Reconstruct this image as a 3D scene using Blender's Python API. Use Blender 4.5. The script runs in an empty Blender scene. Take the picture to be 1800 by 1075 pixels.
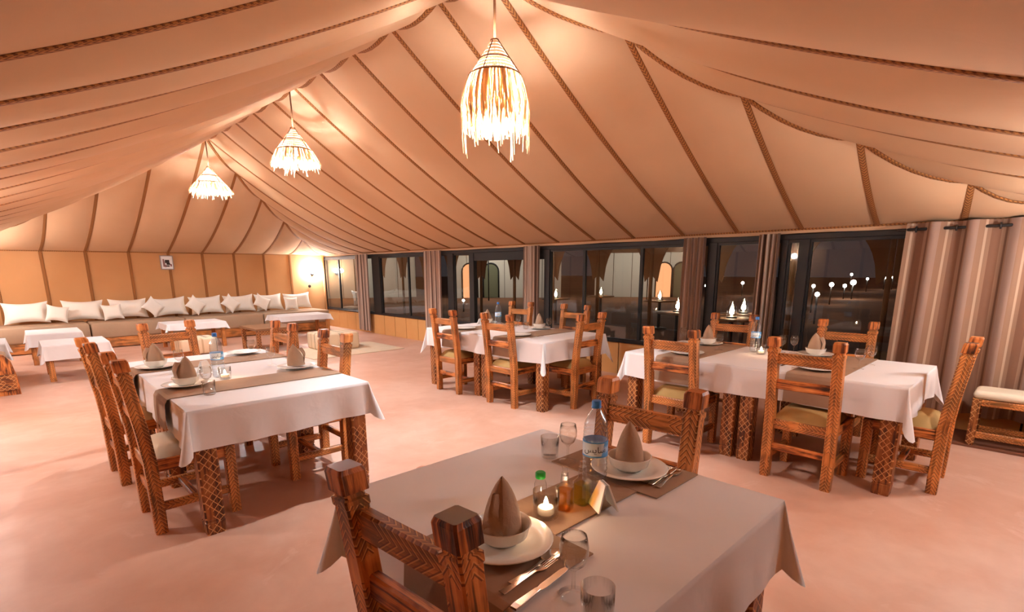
import bpy, math, random
from mathutils import Vector, Matrix
random.seed(7)
S = bpy.context.scene
COL = S.collection
PI = math.pi

# ------------------------------------------------------------------ camera
cam_d = bpy.data.cameras.new('camera')
cam = bpy.data.objects.new('camera', cam_d); COL.objects.link(cam)
F_PX, PP_Y, YAW, PITCH, ROLL, CAM_H = 901.5, 664.3, .7642, .2087, -.0051, 1.5
cam_d.sensor_fit = 'HORIZONTAL'; cam_d.sensor_width = 36.0
cam_d.lens = 36.0*F_PX/1800
cam_d.shift_y = (PP_Y-537.5)/1800
cam_d.clip_start = .02; cam_d.clip_end = 400
_f = Vector((math.sin(YAW)*math.cos(PITCH), math.cos(YAW)*math.cos(PITCH), -math.sin(PITCH)))
_r = Vector((math.cos(YAW), -math.sin(YAW), 0)); _u = _r.cross(_f)
_r2 = math.cos(ROLL)*_r+math.sin(ROLL)*_u; _u2 = -math.sin(ROLL)*_r+math.cos(ROLL)*_u
_m = Matrix((_r2, _u2, -_f)).transposed().to_4x4(); _m.translation = Vector((0, 0, CAM_H))
cam.matrix_world = _m
S.camera = cam

# ------------------------------------------------------------------ world, exposure
w = bpy.data.worlds.new('night_sky'); S.world = w; w.use_nodes = True
bg = w.node_tree.nodes['Background']; bg.inputs[0].default_value = (.016, .013, .014, 1); bg.inputs[1].default_value = 1.0
S.view_settings.view_transform = 'Standard'; S.view_settings.look = 'None'
S.view_settings.gamma = 1; S.view_settings.use_curve_mapping = False
S.view_settings.exposure = 1.15
PEND_W, SCONCE_W = 140.0, 24.0       # radiant watts of pendants and wall globes, assumed and added fill lamps included
LAMP_COL = (.87, .94, 1.0)

# ------------------------------------------------------------------ materials
def srgb(r, g, b):
    f = lambda c: (c/255/12.92) if c/255 <= .04045 else ((c/255+.055)/1.055)**2.4
    return (f(r), f(g), f(b), 1)
class NT:
    def __init__(s, name):
        s.m = bpy.data.materials.new(name); s.m.use_nodes = True
        s.t = s.m.node_tree; s.b = s.t.nodes['Principled BSDF']; s.out = s.t.nodes['Material Output']
    def n(s, typ, **kw):
        o = s.t.nodes.new(typ)
        for k, v in kw.items():
            if isinstance(k, str) and hasattr(o, k): setattr(o, k, v)
        return o
    def l(s, a, b): s.t.links.new(a, b)
    def math(s, op, a, b=None, c=None):
        o = s.t.nodes.new('ShaderNodeMath'); o.operation = op
        for i, v in enumerate((a, b, c)):
            if v is None: continue
            if isinstance(v, (int, float)): o.inputs[i].default_value = v
            else: s.l(v, o.inputs[i])
        return o.outputs[0]
    def mix(s, fac, a, b):
        o = s.t.nodes.new('ShaderNodeMix'); o.data_type = 'RGBA'
        for i, v in ((0, fac), (6, a), (7, b)):
            if isinstance(v, (int, float)): o.inputs[i].default_value = v
            elif isinstance(v, tuple): o.inputs[i].default_value = v
            else: s.l(v, o.inputs[i])
        return o.outputs[2]
    def noise(s, vec, scale, detail=3, rough=.5, dist=0):
        o = s.t.nodes.new('ShaderNodeTexNoise'); o.inputs['Scale'].default_value = scale
        o.inputs['Detail'].default_value = detail; o.inputs['Roughness'].default_value = rough
        o.inputs['Distortion'].default_value = dist
        if vec is not None: s.l(vec, o.inputs['Vector'])
        return o.outputs[0]
    def ramp(s, fac, stops):
        o = s.t.nodes.new('ShaderNodeValToRGB'); s.l(fac, o.inputs[0]); e = o.color_ramp.elements
        while len(e) < len(stops): e.new(.5)
        for i, (p, c) in enumerate(stops): e[i].position = p; e[i].color = c
        return o.outputs[0]
    def coord(s, which='Object'):
        return s.t.nodes.new('ShaderNodeTexCoord').outputs[which]
    def scale(s, vec, xyz):
        o = s.t.nodes.new('ShaderNodeMapping'); o.inputs['Scale'].default_value = xyz; s.l(vec, o.inputs[0]); return o.outputs[0]
    def bump(s, h, strength=.3, dist=.01):
        o = s.t.nodes.new('ShaderNodeBump'); o.inputs['Strength'].default_value = strength; o.inputs['Distance'].default_value = dist
        s.l(h, o.inputs['Height']); s.l(o.outputs[0], s.b.inputs['Normal'])
    def col(s, c):
        if isinstance(c, tuple): s.b.inputs['Base Color'].default_value = c
        else: s.l(c, s.b.inputs['Base Color'])
    def set(s, **kw):
        for k, v in kw.items(): s.b.inputs[k.replace('_', ' ')].default_value = v

def plain(name, c, rough=.6, metal=0., spec=.4):
    n = NT(name); n.col(c); n.set(Roughness=rough, Metallic=metal); n.b.inputs['Specular IOR Level'].default_value = spec
    return n.m
def emit(name, c, strength):
    n = NT(name); n.col((0, 0, 0, 1)); n.b.inputs['Emission Color'].default_value = c; n.b.inputs['Emission Strength'].default_value = strength
    return n.m
def cloth_mat(name, c1, c2, scale=2.5, bump=.15, bs=9, rough=.9):
    n = NT(name); o = n.coord('Object'); f = n.noise(o, scale, 4)
    n.col(n.mix(n.math('MULTIPLY', f, 1.0), c1, c2)); n.set(Roughness=rough); n.b.inputs['Specular IOR Level'].default_value = .15
    weave = n.noise(o, 260, 2)
    h = n.math('ADD', n.math('MULTIPLY', n.noise(o, bs, 3, .5, .6), 1.0), n.math('MULTIPLY', weave, .05))
    n.bump(h, bump, .03); return n.m
M = {}
M['canvas'] = cloth_mat('tent_canvas', srgb(220, 182, 146), srgb(204, 160, 122), .9, .22, 2.2)
M['wall_canvas'] = cloth_mat('wall_canvas', srgb(208, 156, 108), srgb(190, 134, 86), 1.2, .2, 3.0)
M['low_panel'] = cloth_mat('low_wall_panel', srgb(222, 170, 110), srgb(208, 150, 92), 2, .05, 4)
M['white_cloth'] = cloth_mat('white_tablecloth', srgb(236, 230, 228), srgb(226, 218, 216), 2, .12, 7)
M['pillow'] = cloth_mat('ivory_cushion', srgb(243, 234, 222), srgb(232, 220, 205), 3, .12, 12)
M['seat_fab'] = cloth_mat('olive_seat', srgb(196, 164, 108), srgb(176, 144, 92), 5, .1, 14)
M['seat_white'] = cloth_mat('cream_seat', srgb(240, 226, 202), srgb(230, 214, 186), 5, .1, 14)
M['taupe'] = cloth_mat('taupe_sofa', srgb(178, 150, 125), srgb(162, 134, 108), 3, .1, 10)
M['mat'] = cloth_mat('brown_runner', srgb(172, 142, 118), srgb(150, 120, 98), 6, .1, 20)
M['napkin'] = cloth_mat('beige_napkin', srgb(190, 162, 138), srgb(168, 138, 114), 8, .15, 25)
M['jute'] = cloth_mat('cream_rug', srgb(226, 204, 178), srgb(208, 184, 154), 6, .2, 40)

def wood(name, mode):
    n = NT(name); uv = n.coord('UV'); ob = n.coord('Object')
    sep = n.n('ShaderNodeSeparateXYZ'); n.l(uv, sep.inputs[0]); u, v = sep.outputs[0], sep.outputs[1]
    oi = n.n('ShaderNodeObjectInfo')
    add = n.n('ShaderNodeVectorMath'); add.operation = 'ADD'; n.l(uv, add.inputs[0])
    cmb = n.n('ShaderNodeCombineXYZ'); n.l(n.math('MULTIPLY', oi.outputs['Random'], 40), cmb.inputs[1]); n.l(cmb.outputs[0], add.inputs[1])
    uvr = add.outputs[0]
    grain = n.noise(n.scale(uvr, (42, 3.0, 1)), 1.0, 5, .6, .6)
    burn = n.noise(n.scale(uvr, (9, 5, 1)), 1.0, 3, .55, .3)
    g = n.math('ADD', n.math('MULTIPLY', grain, .62), n.math('MULTIPLY', burn, .5))
    base = n.ramp(g, [(.43, srgb(38, 18, 9)), (.51, srgb(116, 58, 24)), (.585, srgb(200, 116, 54)), (.73, srgb(236, 158, 88))])
    h = grain
    if mode:
        p = .052 if mode == 'chevron' else .05
        au = n.math('ABSOLUTE', u)
        if mode == 'chevron':
            s = n.math('FRACT', n.math('DIVIDE', n.math('ADD', v, n.math('MULTIPLY', au, 1.15)), p*.5))
            line = n.math('LESS_THAN', s, .26)
            band = n.noise(n.scale(uvr, (3, 4, 1)), 1.0, 2)
        else:
            s1 = n.math('FRACT', n.math('DIVIDE', n.math('ADD', v, u), p)); s2 = n.math('FRACT', n.math('DIVIDE', n.math('SUBTRACT', v, u), p))
            line = n.math('MAXIMUM', n.math('LESS_THAN', s1, .13), n.math('LESS_THAN', s2, .13))
        wear = n.math('GREATER_THAN', n.noise(n.scale(uvr, (7, 6, 1)), 1.0, 2), .42)
        line = n.math('MULTIPLY', line, wear)
        if mode == 'diamond':
            base = n.mix(.55, base, srgb(70, 32, 16)); base = n.mix(n.math('MULTIPLY', line, .8), base, srgb(226, 168, 108))
        else:
            base = n.mix(n.math('MULTIPLY', band, .45), base, srgb(222, 150, 78)); hl = n.math('MULTIPLY', n.math('GREATER_THAN', s, .26), n.math('LESS_THAN', s, .46)); base = n.mix(n.math('MULTIPLY', n.math('MULTIPLY', hl, wear), .55), base, srgb(238, 178, 112)); base = n.mix(n.math('MULTIPLY', line, .75), base, srgb(104, 50, 20))  # hl: highlight beside each groove, painted into the colour
        h = n.math('SUBTRACT', n.math('MULTIPLY', grain, .25), line)
    n.col(base); n.set(Roughness=.42); n.b.inputs['Specular IOR Level'].default_value = .45
    n.bump(h, .5, .006); return n.m
M['wood'] = wood('burnt_wood', None)
M['wood_chev'] = wood('carved_wood_chevron', 'chevron')
M['wood_dia'] = wood('carved_wood_diamond', 'diamond')
M['wood_plain'] = plain('brown_wood', srgb(132, 92, 62), .6)

def rope_mat():
    n = NT('braided_trim'); uv = n.coord('UV'); sep = n.n('ShaderNodeSeparateXYZ'); n.l(uv, sep.inputs[0]); u, v = sep.outputs[0], sep.outputs[1]
    s1 = n.math('FRACT', n.math('DIVIDE', n.math('ADD', v, n.math('MULTIPLY', n.math('ABSOLUTE', u), 1.2)), .034))
    line = n.math('LESS_THAN', s1, .42)
    base = n.mix(line, srgb(172, 112, 56), srgb(112, 64, 26))
    edge = n.math('GREATER_THAN', n.math('ABSOLUTE', u), .021)
    base = n.mix(n.math('MULTIPLY', edge, .6), base, srgb(126, 76, 34))
    n.col(base); n.set(Roughness=.85); n.bump(s1, .5, .006); return n.m
M['rope'] = rope_mat()

def floor_mat():
    n = NT('terracotta_floor'); o = n.coord('Object')
    a = n.noise(o, .55, 5, .6, .8); b = n.noise(o, 3.2, 5, .6, .4)
    f = n.math('ADD', n.math('MULTIPLY', a, .7), n.math('MULTIPLY', b, .3))
    c = n.ramp(f, [(.36, srgb(198, 149, 124)), (.5, srgb(208, 163, 140)), (.66, srgb(222, 185, 164))])
    sm = n.ramp(n.noise(o, 1.3, 6, .65, 2.2), [(.60, (0, 0, 0, 1)), (.72, (1, 1, 1, 1))])
    c = n.mix(n.math('MULTIPLY', sm, .35), c, srgb(238, 208, 192))
    # a worn brown spot on the floor
    sub = n.n('ShaderNodeVectorMath'); sub.operation = 'DISTANCE'; n.l(o, sub.inputs[0]); sub.inputs[1].default_value = (2.09, 3.17, 0)
    d = n.math('ADD', sub.outputs['Value'], n.math('MULTIPLY', n.math('SUBTRACT', b, .5), .05))
    c = n.mix(n.math('LESS_THAN', d, .06), c, srgb(176, 112, 82))
    n.col(c); n.set(Roughness=.5); n.b.inputs['Specular IOR Level'].default_value = .35
    n.bump(n.noise(o, 14, 4), .08, .01); return n.m
M['floor'] = floor_mat()

def glass_mat(name, tint=(1, 1, 1, 1), refl=1.6, ior=1.5, rough=.02):
    n = NT(name); t = n.n('ShaderNodeBsdfTransparent'); t.inputs[0].default_value = tint
    g = n.n('ShaderNodeBsdfGlossy'); g.inputs['Roughness'].default_value = rough
    lw = n.n('ShaderNodeLayerWeight'); lw.inputs['Blend'].default_value = .5
    f0 = ((ior-1)/(ior+1))**2
    f = n.math('ADD', n.math('MULTIPLY', n.math('POWER', lw.outputs['Facing'], 4.0), 1-f0), f0)
    f = n.math('MINIMUM', n.math('MULTIPLY', f, refl), 1.0)
    mx = n.n('ShaderNodeMixShader'); n.l(f, mx.inputs[0]); n.l(t.outputs[0], mx.inputs[1]); n.l(g.outputs[0], mx.inputs[2])
    n.l(mx.outputs[0], n.out.inputs[0]); return n.m
M['pane'] = glass_mat('window_glass', (.9, .92, .9, 1), 2.2)
M['glass'] = glass_mat('table_glass', (.975, .975, .97, 1), 1.5)
M['bottle'] = glass_mat('clear_plastic', (.86, .92, .98, 1), 2.6, 1.5, .16)
M['amber'] = glass_mat('amber_liquid', (1, .66, .26, 1), 1.0)
M['green_oil'] = glass_mat('olive_oil', (.80, .74, .28, 1), 1.0)
M['frame'] = plain('dark_frame', srgb(30, 28, 28), .5)
M['china'] = plain('white_china', srgb(244, 238, 228), .18, 0, .6)
M['steel'] = plain('steel', srgb(225, 215, 205), .18, 1.0)
M['rod'] = plain('black_iron', srgb(40, 34, 32), .45)
M['blue'] = plain('blue_cap', srgb(70, 140, 220), .4)
M['lab_blue'] = plain('label_blue', srgb(92, 164, 226), .5)
M['lab_white'] = plain('label_white', srgb(214, 230, 246), .5)
M['ink'] = plain('label_ink', srgb(30, 36, 70), .5)
M['green'] = plain('green_cap', srgb(40, 170, 60), .4)
M['white'] = plain('white_paper', srgb(240, 238, 236), .6)
M['wax'] = plain('candle_wax', srgb(245, 235, 215), .5)
M['step'] = plain('brown_step', srgb(120, 76, 54), .8)
M['sand'] = cloth_mat('desert_sand', srgb(150, 104, 76), srgb(112, 76, 56), .4, .3, 2)
M['tent_out'] = cloth_mat('pale_camp_tent', srgb(216, 208, 194), srgb(190, 182, 168), .5, .1, 3)
M['awning'] = cloth_mat('brown_awning', srgb(128, 94, 66), srgb(104, 74, 52), 1, .1, 5)
M['dark_seam'] = plain('dark_seam', srgb(70, 52, 40), .9)
M['print_dark'] = plain('print_dark', srgb(46, 26, 22), .6)
M['print_mid'] = plain('print_mid', srgb(140, 96, 92), .6)
M['print_grey'] = plain('print_grey', srgb(176, 160, 150), .6)
M['silver'] = plain('silver_frame', srgb(150, 140, 135), .4, .4)
M['green_door'] = plain('green_door', srgb(104, 104, 78), .7)
M['warm_in'] = emit('lit_tent_interior', (1, .42, .18, 1), .55)
A_sph = lambda r: 4*PI*r*r
M['bulb'] = emit('pendant_bulb', LAMP_COL+(1,), PEND_W/(PI*A_sph(.05)))
M['sbulb'] = emit('sconce_bulb', LAMP_COL+(1,), SCONCE_W/(PI*A_sph(.055)))
M['flame'] = emit('candle_flame', (1, .66, .40, 1), 170)
M['lantern'] = emit('lantern_flame', (1, .78, .5, 1), 60)
M['far_lamp'] = emit('far_lamp', (1, .9, .8, 1), 30)

def fringe_mat():
    n = NT('raffia'); d = n.n('ShaderNodeBsdfDiffuse'); d.inputs[0].default_value = srgb(214, 182, 140)
    t = n.n('ShaderNodeBsdfTranslucent'); t.inputs[0].default_value = srgb(206, 166, 118)
    mx = n.n('ShaderNodeMixShader'); mx.inputs[0].default_value = .40
    n.l(d.outputs[0], mx.inputs[1]); n.l(t.outputs[0], mx.inputs[2]); n.l(mx.outputs[0], n.out.inputs[0]); return n.m
M['raffia'] = fringe_mat()

def shade_mat():
    n = NT('woven_raffia'); uv = n.coord('UV'); sep = n.n('ShaderNodeSeparateXYZ'); n.l(uv, sep.inputs[0]); u, v = sep.outputs[0], sep.outputs[1]
    d = n.n('ShaderNodeBsdfDiffuse'); d.inputs[0].default_value = srgb(226, 190, 150)
    t = n.n('ShaderNodeBsdfTranslucent'); t.inputs[0].default_value = srgb(150, 104, 76)
    tr = n.n('ShaderNodeBsdfTransparent')
    mx = n.n('ShaderNodeMixShader'); mx.inputs[0].default_value = .02
    n.l(d.outputs[0], mx.inputs[1]); n.l(t.outputs[0], mx.inputs[2])
    g = n.math('MULTIPLY', n.math('LESS_THAN', n.math('FRACT', n.math('MULTIPLY', v, 9)), .20), n.math('LESS_THAN', n.math('FRACT', n.math('MULTIPLY', u, 48)), .50))
    m2 = n.n('ShaderNodeMixShader'); n.l(g, m2.inputs[0]); n.l(mx.outputs[0], m2.inputs[1]); n.l(tr.outputs[0], m2.inputs[2])
    n.l(m2.outputs[0], n.out.inputs[0]); return n.m
M['woven'] = shade_mat()
def stripes(name, base, bands, axis=0):
    """bands: list of (period, from, to, colour) along UV axis in metres"""
    n = NT(name); uv = n.coord('UV'); sep = n.n('ShaderNodeSeparateXYZ'); n.l(uv, sep.inputs[0]); u = sep.outputs[axis]
    c = base
    for per, a, b, colr in bands:
        f = n.math('FRACT', n.math('DIVIDE', u, per))
        msk = n.math('MULTIPLY', n.math('GREATER_THAN', f, a), n.math('LESS_THAN', f, b))
        c = n.mix(msk, c, colr)
    n.col(c); n.set(Roughness=.8); n.b.inputs['Specular IOR Level'].default_value = .25
    n.bump(n.noise(n.coord('Object'), 200, 2), .1, .004); return n.m
M['curtain'] = stripes('striped_curtain', srgb(150, 116, 94), [(.54, 0, .24, srgb(126, 90, 70)), (.54, .34, .40, srgb(188, 160, 136)), (.54, .55, .80, srgb(160, 132, 118)), (.54, .84, .90, srgb(112, 80, 62))])
M['curtain_s'] = stripes('gathered_curtain', srgb(172, 146, 130), [(.16, 0, .22, srgb(104, 80, 68)), (.16, .42, .56, srgb(214, 196, 180))])
M['kilim'] = stripes('striped_kilim', srgb(222, 196, 164), [(.40, .10, .125, srgb(52, 42, 40)), (.40, .16, .185, srgb(52, 42, 40)), (.40, .5, .58, srgb(196, 164, 130))])

# ------------------------------------------------------------------ mesh helpers
class MB:
    def __init__(s): s.v = []; s.f = []; s.uv = []; s.sm = []; s.mi = []; s.cur = 0
    def face(s, idx, uv=None, smooth=False):
        s.f.append(tuple(idx)); s.uv.append(uv or [(0, 0)]*len(idx)); s.sm.append(smooth); s.mi.append(s.cur)
    def pt(s, p): s.v.append(tuple(p)); return len(s.v)-1
    def loft(s, secs, caps=True):
        """secs: (centre, axisA, axisB, ha, hb, chamfer); chamfered-square tube with metre UVs"""
        rings = []; L = 0; prev = None; Ls = []
        for c, a, b, ha, hb, ch in secs:
            c = Vector(c); a = Vector(a); b = Vector(b)
            if prev is not None: L += (c-prev).length
            prev = c; Ls.append(L)
            pts = [(ha, -hb+ch), (ha, hb-ch), (ha-ch, hb), (-ha+ch, hb), (-ha, hb-ch), (-ha, -hb+ch), (-ha+ch, -hb), (ha-ch, -hb)]
            rings.append([s.pt(c+a*x+b*y) for x, y in pts])
        off = [(-1, 1, 'b'), (0, 0, 'b+'), (1, -1, 'a'), (0, 0, 'a-'), (1, -1, 'b'), (0, 0, 'b-'), (-1, 1, 'a'), (0, 0, 'a+')]
        for i in range(len(rings)-1):
            ha, hb = secs[i][3], secs[i][4]
            for k in range(8):
                k2 = (k+1) % 8; o = off[k]; hw = hb if 'b' in o[2] else ha
                u0, u1 = (o[0]*hw, o[1]*hw) if o[0] else (hw, hw)
                s.face((rings[i][k], rings[i][k2], rings[i+1][k2], rings[i+1][k]), [(u0, Ls[i]), (u1, Ls[i]), (u1, Ls[i+1]), (u0, Ls[i+1])])
        if caps:
            s.face(rings[0][::-1]); s.face(rings[-1])
        return s
    def bar(s, p0, p1, w, d, up=(0, 0, 1), ch=.006):
        p0 = Vector(p0); p1 = Vector(p1); t = (p1-p0).normalized(); up = Vector(up)
        if abs(t.dot(up)) > .95: up = Vector((0, 1, 0))
        a = t.cross(up).normalized(); b = a.cross(t).normalized()
        ch = min(ch, w*.3, d*.3)
        return s.loft([(p0, a, b, w/2, d/2, ch), (p1, a, b, w/2, d/2, ch)])
    def box(s, lo, hi):
        x0, y0, z0 = lo; x1, y1, z1 = hi
        i = [s.pt(p) for p in ((x0, y0, z0), (x1, y0, z0), (x1, y1, z0), (x0, y1, z0), (x0, y0, z1), (x1, y0, z1), (x1, y1, z1), (x0, y1, z1))]
        X, Y, Z = x1-x0, y1-y0, z1-z0
        for q, (a, b) in (((0, 3, 2, 1), (Y, X)), ((4, 5, 6, 7), (X, Y)), ((0, 1, 5, 4), (X, Z)), ((2, 3, 7, 6), (X, Z)), ((1, 2, 6, 5), (Y, Z)), ((3, 0, 4, 7), (Y, Z))):
            s.face([i[k] for k in q], [(-a/2, -b/2), (a/2, -b/2), (a/2, b/2), (-a/2, b/2)])
        return s
    def rbox(s, lo, hi, r=.02, n=2):
        """softly rounded box (cushion-like): inset top and bottom rings"""
        x0, y0, z0 = lo; x1, y1, z1 = hi; rings = []
        for k in range(2*(n+1)):
            if k <= n: a = k/n*PI/2; z = z0+r-r*math.cos(a); ins = r-r*math.sin(a)
            else: a = (k-n-1)/n*PI/2; z = z1-r+r*math.sin(a); ins = r-r*math.cos(a)
            ring = []
            for cx, cy, q in ((x1, y1, 0), (x0, y1, 1), (x0, y0, 2), (x1, y0, 3)):
                for j in range(4):
                    th = q*PI/2+j/3*PI/2; sx = -1 if cx == x1 else 1; sy = -1 if cy == y1 else 1
                    ring.append(s.pt((cx+sx*(r+ins)+r*math.cos(th), cy+sy*(r+ins)+r*math.sin(th), z)))
            rings.append(ring)
        N = 16
        for i in range(len(rings)-1):
            for k in range(N):
                k2 = (k+1) % N; A = [rings[i][k], rings[i][k2], rings[i+1][k2], rings[i+1][k]]
                s.face(A, [((s.v[q][0]+s.v[q][1]), s.v[q][2]) for q in A], True)
        s.face(rings[0][::-1]); s.face(rings[-1], [(s.v[q][0], s.v[q][1]) for q in rings[-1]])
        return s
    def lathe(s, prof, n=24, c=(0, 0, 0), smooth=True, cap=True, jit=None):
        rings = []
        for r, z in prof:
            rings.append([s.pt((c[0]+r*math.cos(2*PI*k/n), c[1]+r*math.sin(2*PI*k/n), c[2]+z)) for k in range(n)])
        for i in range(len(rings)-1):
            for k in range(n):
                k2 = (k+1) % n
                s.face((rings[i][k], rings[i][k2], rings[i+1][k2], rings[i+1][k]), [(k/n, prof[i][1]), ((k+1)/n, prof[i][1]), ((k+1)/n, prof[i+1][1]), (k/n, prof[i+1][1])], smooth)
        if cap:
            if prof[0][0] > 1e-4: s.face(rings[0][::-1])
            if prof[-1][0] > 1e-4: s.face(rings[-1])
        return s
    def tube(s, pts, r, n=8):
        rings = []; pts = [Vector(p) for p in pts]
        for i, p in enumerate(pts):
            t = (pts[min(i+1, len(pts)-1)]-pts[max(i-1, 0)]).normalized()
            up = Vector((0, 0, 1)) if abs(t.z) < .9 else Vector((1, 0, 0))
            a = t.cross(up).normalized(); b = a.cross(t)
            rr = r[i] if isinstance(r, (list, tuple)) else r
            rings.append([s.pt(p+(a*math.cos(2*PI*k/n)+b*math.sin(2*PI*k/n))*rr) for k in range(n)])
        for i in range(len(rings)-1):
            for k in range(n):
                k2 = (k+1) % n; s.face((rings[i][k], rings[i][k2], rings[i+1][k2], rings[i+1][k]), None, True)
        s.face(rings[0][::-1]); s.face(rings[-1]); return s
    def grid(s, P, smooth=True, uvf=None):
        """P: rows of points"""
        idx = [[s.pt(p) for p in row] for row in P]
        for i in range(len(P)-1):
            for j in range(len(P[0])-1):
                q = (idx[i][j], idx[i][j+1], idx[i+1][j+1], idx[i+1][j])
                uv = [uvf(i, j), uvf(i, j+1), uvf(i+1, j+1), uvf(i+1, j)] if uvf else None
                s.face(q, uv, smooth)
        return s
    def mesh(s, name, *mats):
        me = bpy.data.meshes.new(name); me.from_pydata(s.v, [], s.f)
        for m in mats: me.materials.append(M[m] if isinstance(m, str) else m)
        ul = me.uv_layers.new(name='UVMap'); flat = []
        for u in s.uv:
            for a in u: flat += [a[0], a[1]]
        ul.data.foreach_set('uv', flat)
        me.polygons.foreach_set('use_smooth', s.sm); me.polygons.foreach_set('material_index', s.mi)
        me.validate(); me.update(); return me
    def obj(s, name, mat, parent=None, **kw):
        me = s.mesh(name, *(mat if isinstance(mat, (list, tuple)) else (mat,)))
        return put(name, me, parent, **kw)
def put(name, data, parent=None, loc=(0, 0, 0), rot=(0, 0, 0), scale=None):
    o = bpy.data.objects.new(name, data); COL.objects.link(o); o.location = loc; o.rotation_euler = rot
    if scale: o.scale = scale
    if parent: o.parent = parent
    return o
def tag(o, label, cat, group=None, kind=None):
    o['label'] = label
    if cat: o['category'] = cat
    if group: o['group'] = group
    if kind: o['kind'] = kind
    return o
def thing(name, label, cat, loc=(0, 0, 0), rz=0, group=None, kind=None):
    return tag(put(name, None, None, loc, (0, 0, rz)), label, cat, group, kind)
def copy_tree(o, parent=None):
    c = o.copy(); COL.objects.link(c)
    if parent: c.parent = parent
    for ch in o.children: copy_tree(ch, c)
    return c
ORD = 'first second third fourth fifth sixth seventh eighth ninth tenth eleventh twelfth thirteenth'.split()
def struct(o): o['kind'] = 'structure'; return o

# ------------------------------------------------------------------ room shell
XL, XR, YN, YB, EAVE = -.95, 6.23, -.45, 13.9, 1.91
RX = 2.64
ridge = lambda y: (RX, y, 3.50+(y-3)*.0229)
mir = lambda p: (2*RX-p[0], p[1], p[2])
fl = MB().grid([[(XL-.3+(XR-XL+.45)*i/8, YN-.3+(YB-YN+.6)*j/12, 0) for i in range(9)] for j in range(13)], False).obj('floor', 'floor'); struct(fl)
fl['label'] = 'pinkish terracotta plaster floor of the tent'

roof = struct(thing('ceiling', 'peach canvas tent roof with braided seams', 'ceiling'))
aN, aF = (RX, 3.0, 3.50), ridge(9.98)
hipN = [(3.50, 2.44, 3.19), (4.30, 1.88, 2.81), (4.98, 1.23, 2.49), (5.68, .58, 2.17)]
hipF = [(3.30, 10.79, 3.28), (3.97, 11.56, 2.95), (4.66, 12.28, 2.60), (5.31, 12.94, 2.25)]
cNR, cFR = (XR, YN, EAVE), (XR, YB, EAVE)
R_side = [(cNR, cNR, 0), ((6.0, .10, 2.02), (XR, .0, EAVE), .0)]
for h, y in zip(hipN[::-1], (.645, 1.29, 1.97, 2.66)): R_side.append((h, (XR, y, EAVE), .05))
R_side.append((aN, (XR, 3.34, EAVE), .10))
for t, y in ((3.55, 4.07), (4.23, 4.73), (4.95, 5.43), (5.68, 6.17), (6.37, 6.87), (7.07, 7.5), (7.8, 8.2), (8.54, 8.94), (9.24, 9.6)):
    R_side.append((ridge(t), (XR, y, EAVE), .12+.10*(t-3.5)/5.7))
R_side.append((aF, (XR, 10.3, EAVE), .22))
for h, y, sg in zip(hipF, (11.0, 11.65, 12.3, 13.0), (.18, .14, .10, .05)): R_side.append((h, (XR, y, EAVE), sg))
R_side.append((cFR, cFR, 0))
hipNL = [(1.85, 2.70, 3.20)]+[mir(h) for h in hipN[1:]]
L_side = [(mir(a), mir(b), s) for a, b, s in R_side]
_i = [k for k, q in enumerate(L_side) if q[0] == mir(hipN[0])][0]
L_side[_i] = (hipNL[0], (XL, 3.0, EAVE), .10); L_side[_i+1] = (aN, (XL, 3.54, EAVE), .15)
for k, (yy, sg) in enumerate(((4.17, .15), (4.79, .16), (5.50, .17))): L_side[_i+2+k] = (L_side[_i+2+k][0], (XL, yy, EAVE), sg)
N_side = [(mir(cNR), mir(cNR), 0), (mir((6.0, .10, 2.02)), (mir((6.0, 0, 0))[0], YN, EAVE), 0)]+[(h, (h[0]-(.4 if k == 3 else 0), YN, EAVE), .10) for k, h in enumerate(hipNL[::-1])]+[(aN, (RX, YN, EAVE), .10)]+[(h, (h[0], YN, EAVE), sg) for h, sg in zip(hipN, (.13, .06, .06, .04))]+[((6.0, .10, 2.02), (6.0, YN, EAVE), 0), (cNR, cNR, 0)]
bx = (3.31, 3.985, 4.675, 5.32); bxl = (1.91, 1.184, .497, -.2)
F_side = [(mir(cFR), mir(cFR), 0)]+[(mir(h), (x, YB, EAVE), .10) for h, x in list(zip(hipF, bxl))[::-1]]+[(aF, (2.635, YB, EAVE), .16)]+[(h, (x, YB, EAVE), sg) for h, x, sg in zip(hipF, bx, (.15, .13, .1, .06))]+[(cFR, cFR, 0)]
NV = 14
def seam_pt(sm, t):
    a, b, s = sm; p = Vector(a).lerp(Vector(b), t); p.z -= s*4*t*(1-t); return p
def panel(s0, s1):
    rows = []
    for i in range(NV+1):
        t = i/NV; a = seam_pt(s0, t); b = seam_pt(s1, t); row = []
        for j in range(9):
            u = j/8; p = a.lerp(b, u); wd = min(1, (a-b).length/.6)
            p.z -= 4*u*(1-u)*wd*(.075*(1-t)**2+.030*math.sin(PI*t)); row.append(p)
        rows.append(row)
    return rows
def ribbon(pts, w, th, side=None, down=None):
    m = MB(); pts = [Vector(p) for p in pts]; secs = []
    for i, p in enumerate(pts):
        t = (pts[min(i+1, len(pts)-1)]-pts[max(i-1, 0)]).normalized()
        a = Vector(side) if side else t.cross(Vector((0, 0, 1)))
        a = (a-t*a.dot(t)).normalized(); b = a.cross(t).normalized()
        ref = Vector(down) if down else Vector((0, 0, -1))
        if b.dot(ref) < 0: b = -b; a = -a
        secs.append((p+b*th*.6, a, b, w/2, th/2, th*.3))
    return m.loft(secs)
for side in (R_side, L_side, N_side, F_side):
    for i in range(len(side)-1):
        MB().grid(panel(side[i], side[i+1])).obj('canvas_panel', 'canvas', roof)
    for sm in side[1:-1]:
        ribbon([seam_pt(sm, i/NV) for i in range(NV+1)], .05, .012).obj('seam_rope', 'rope', roof)
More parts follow.
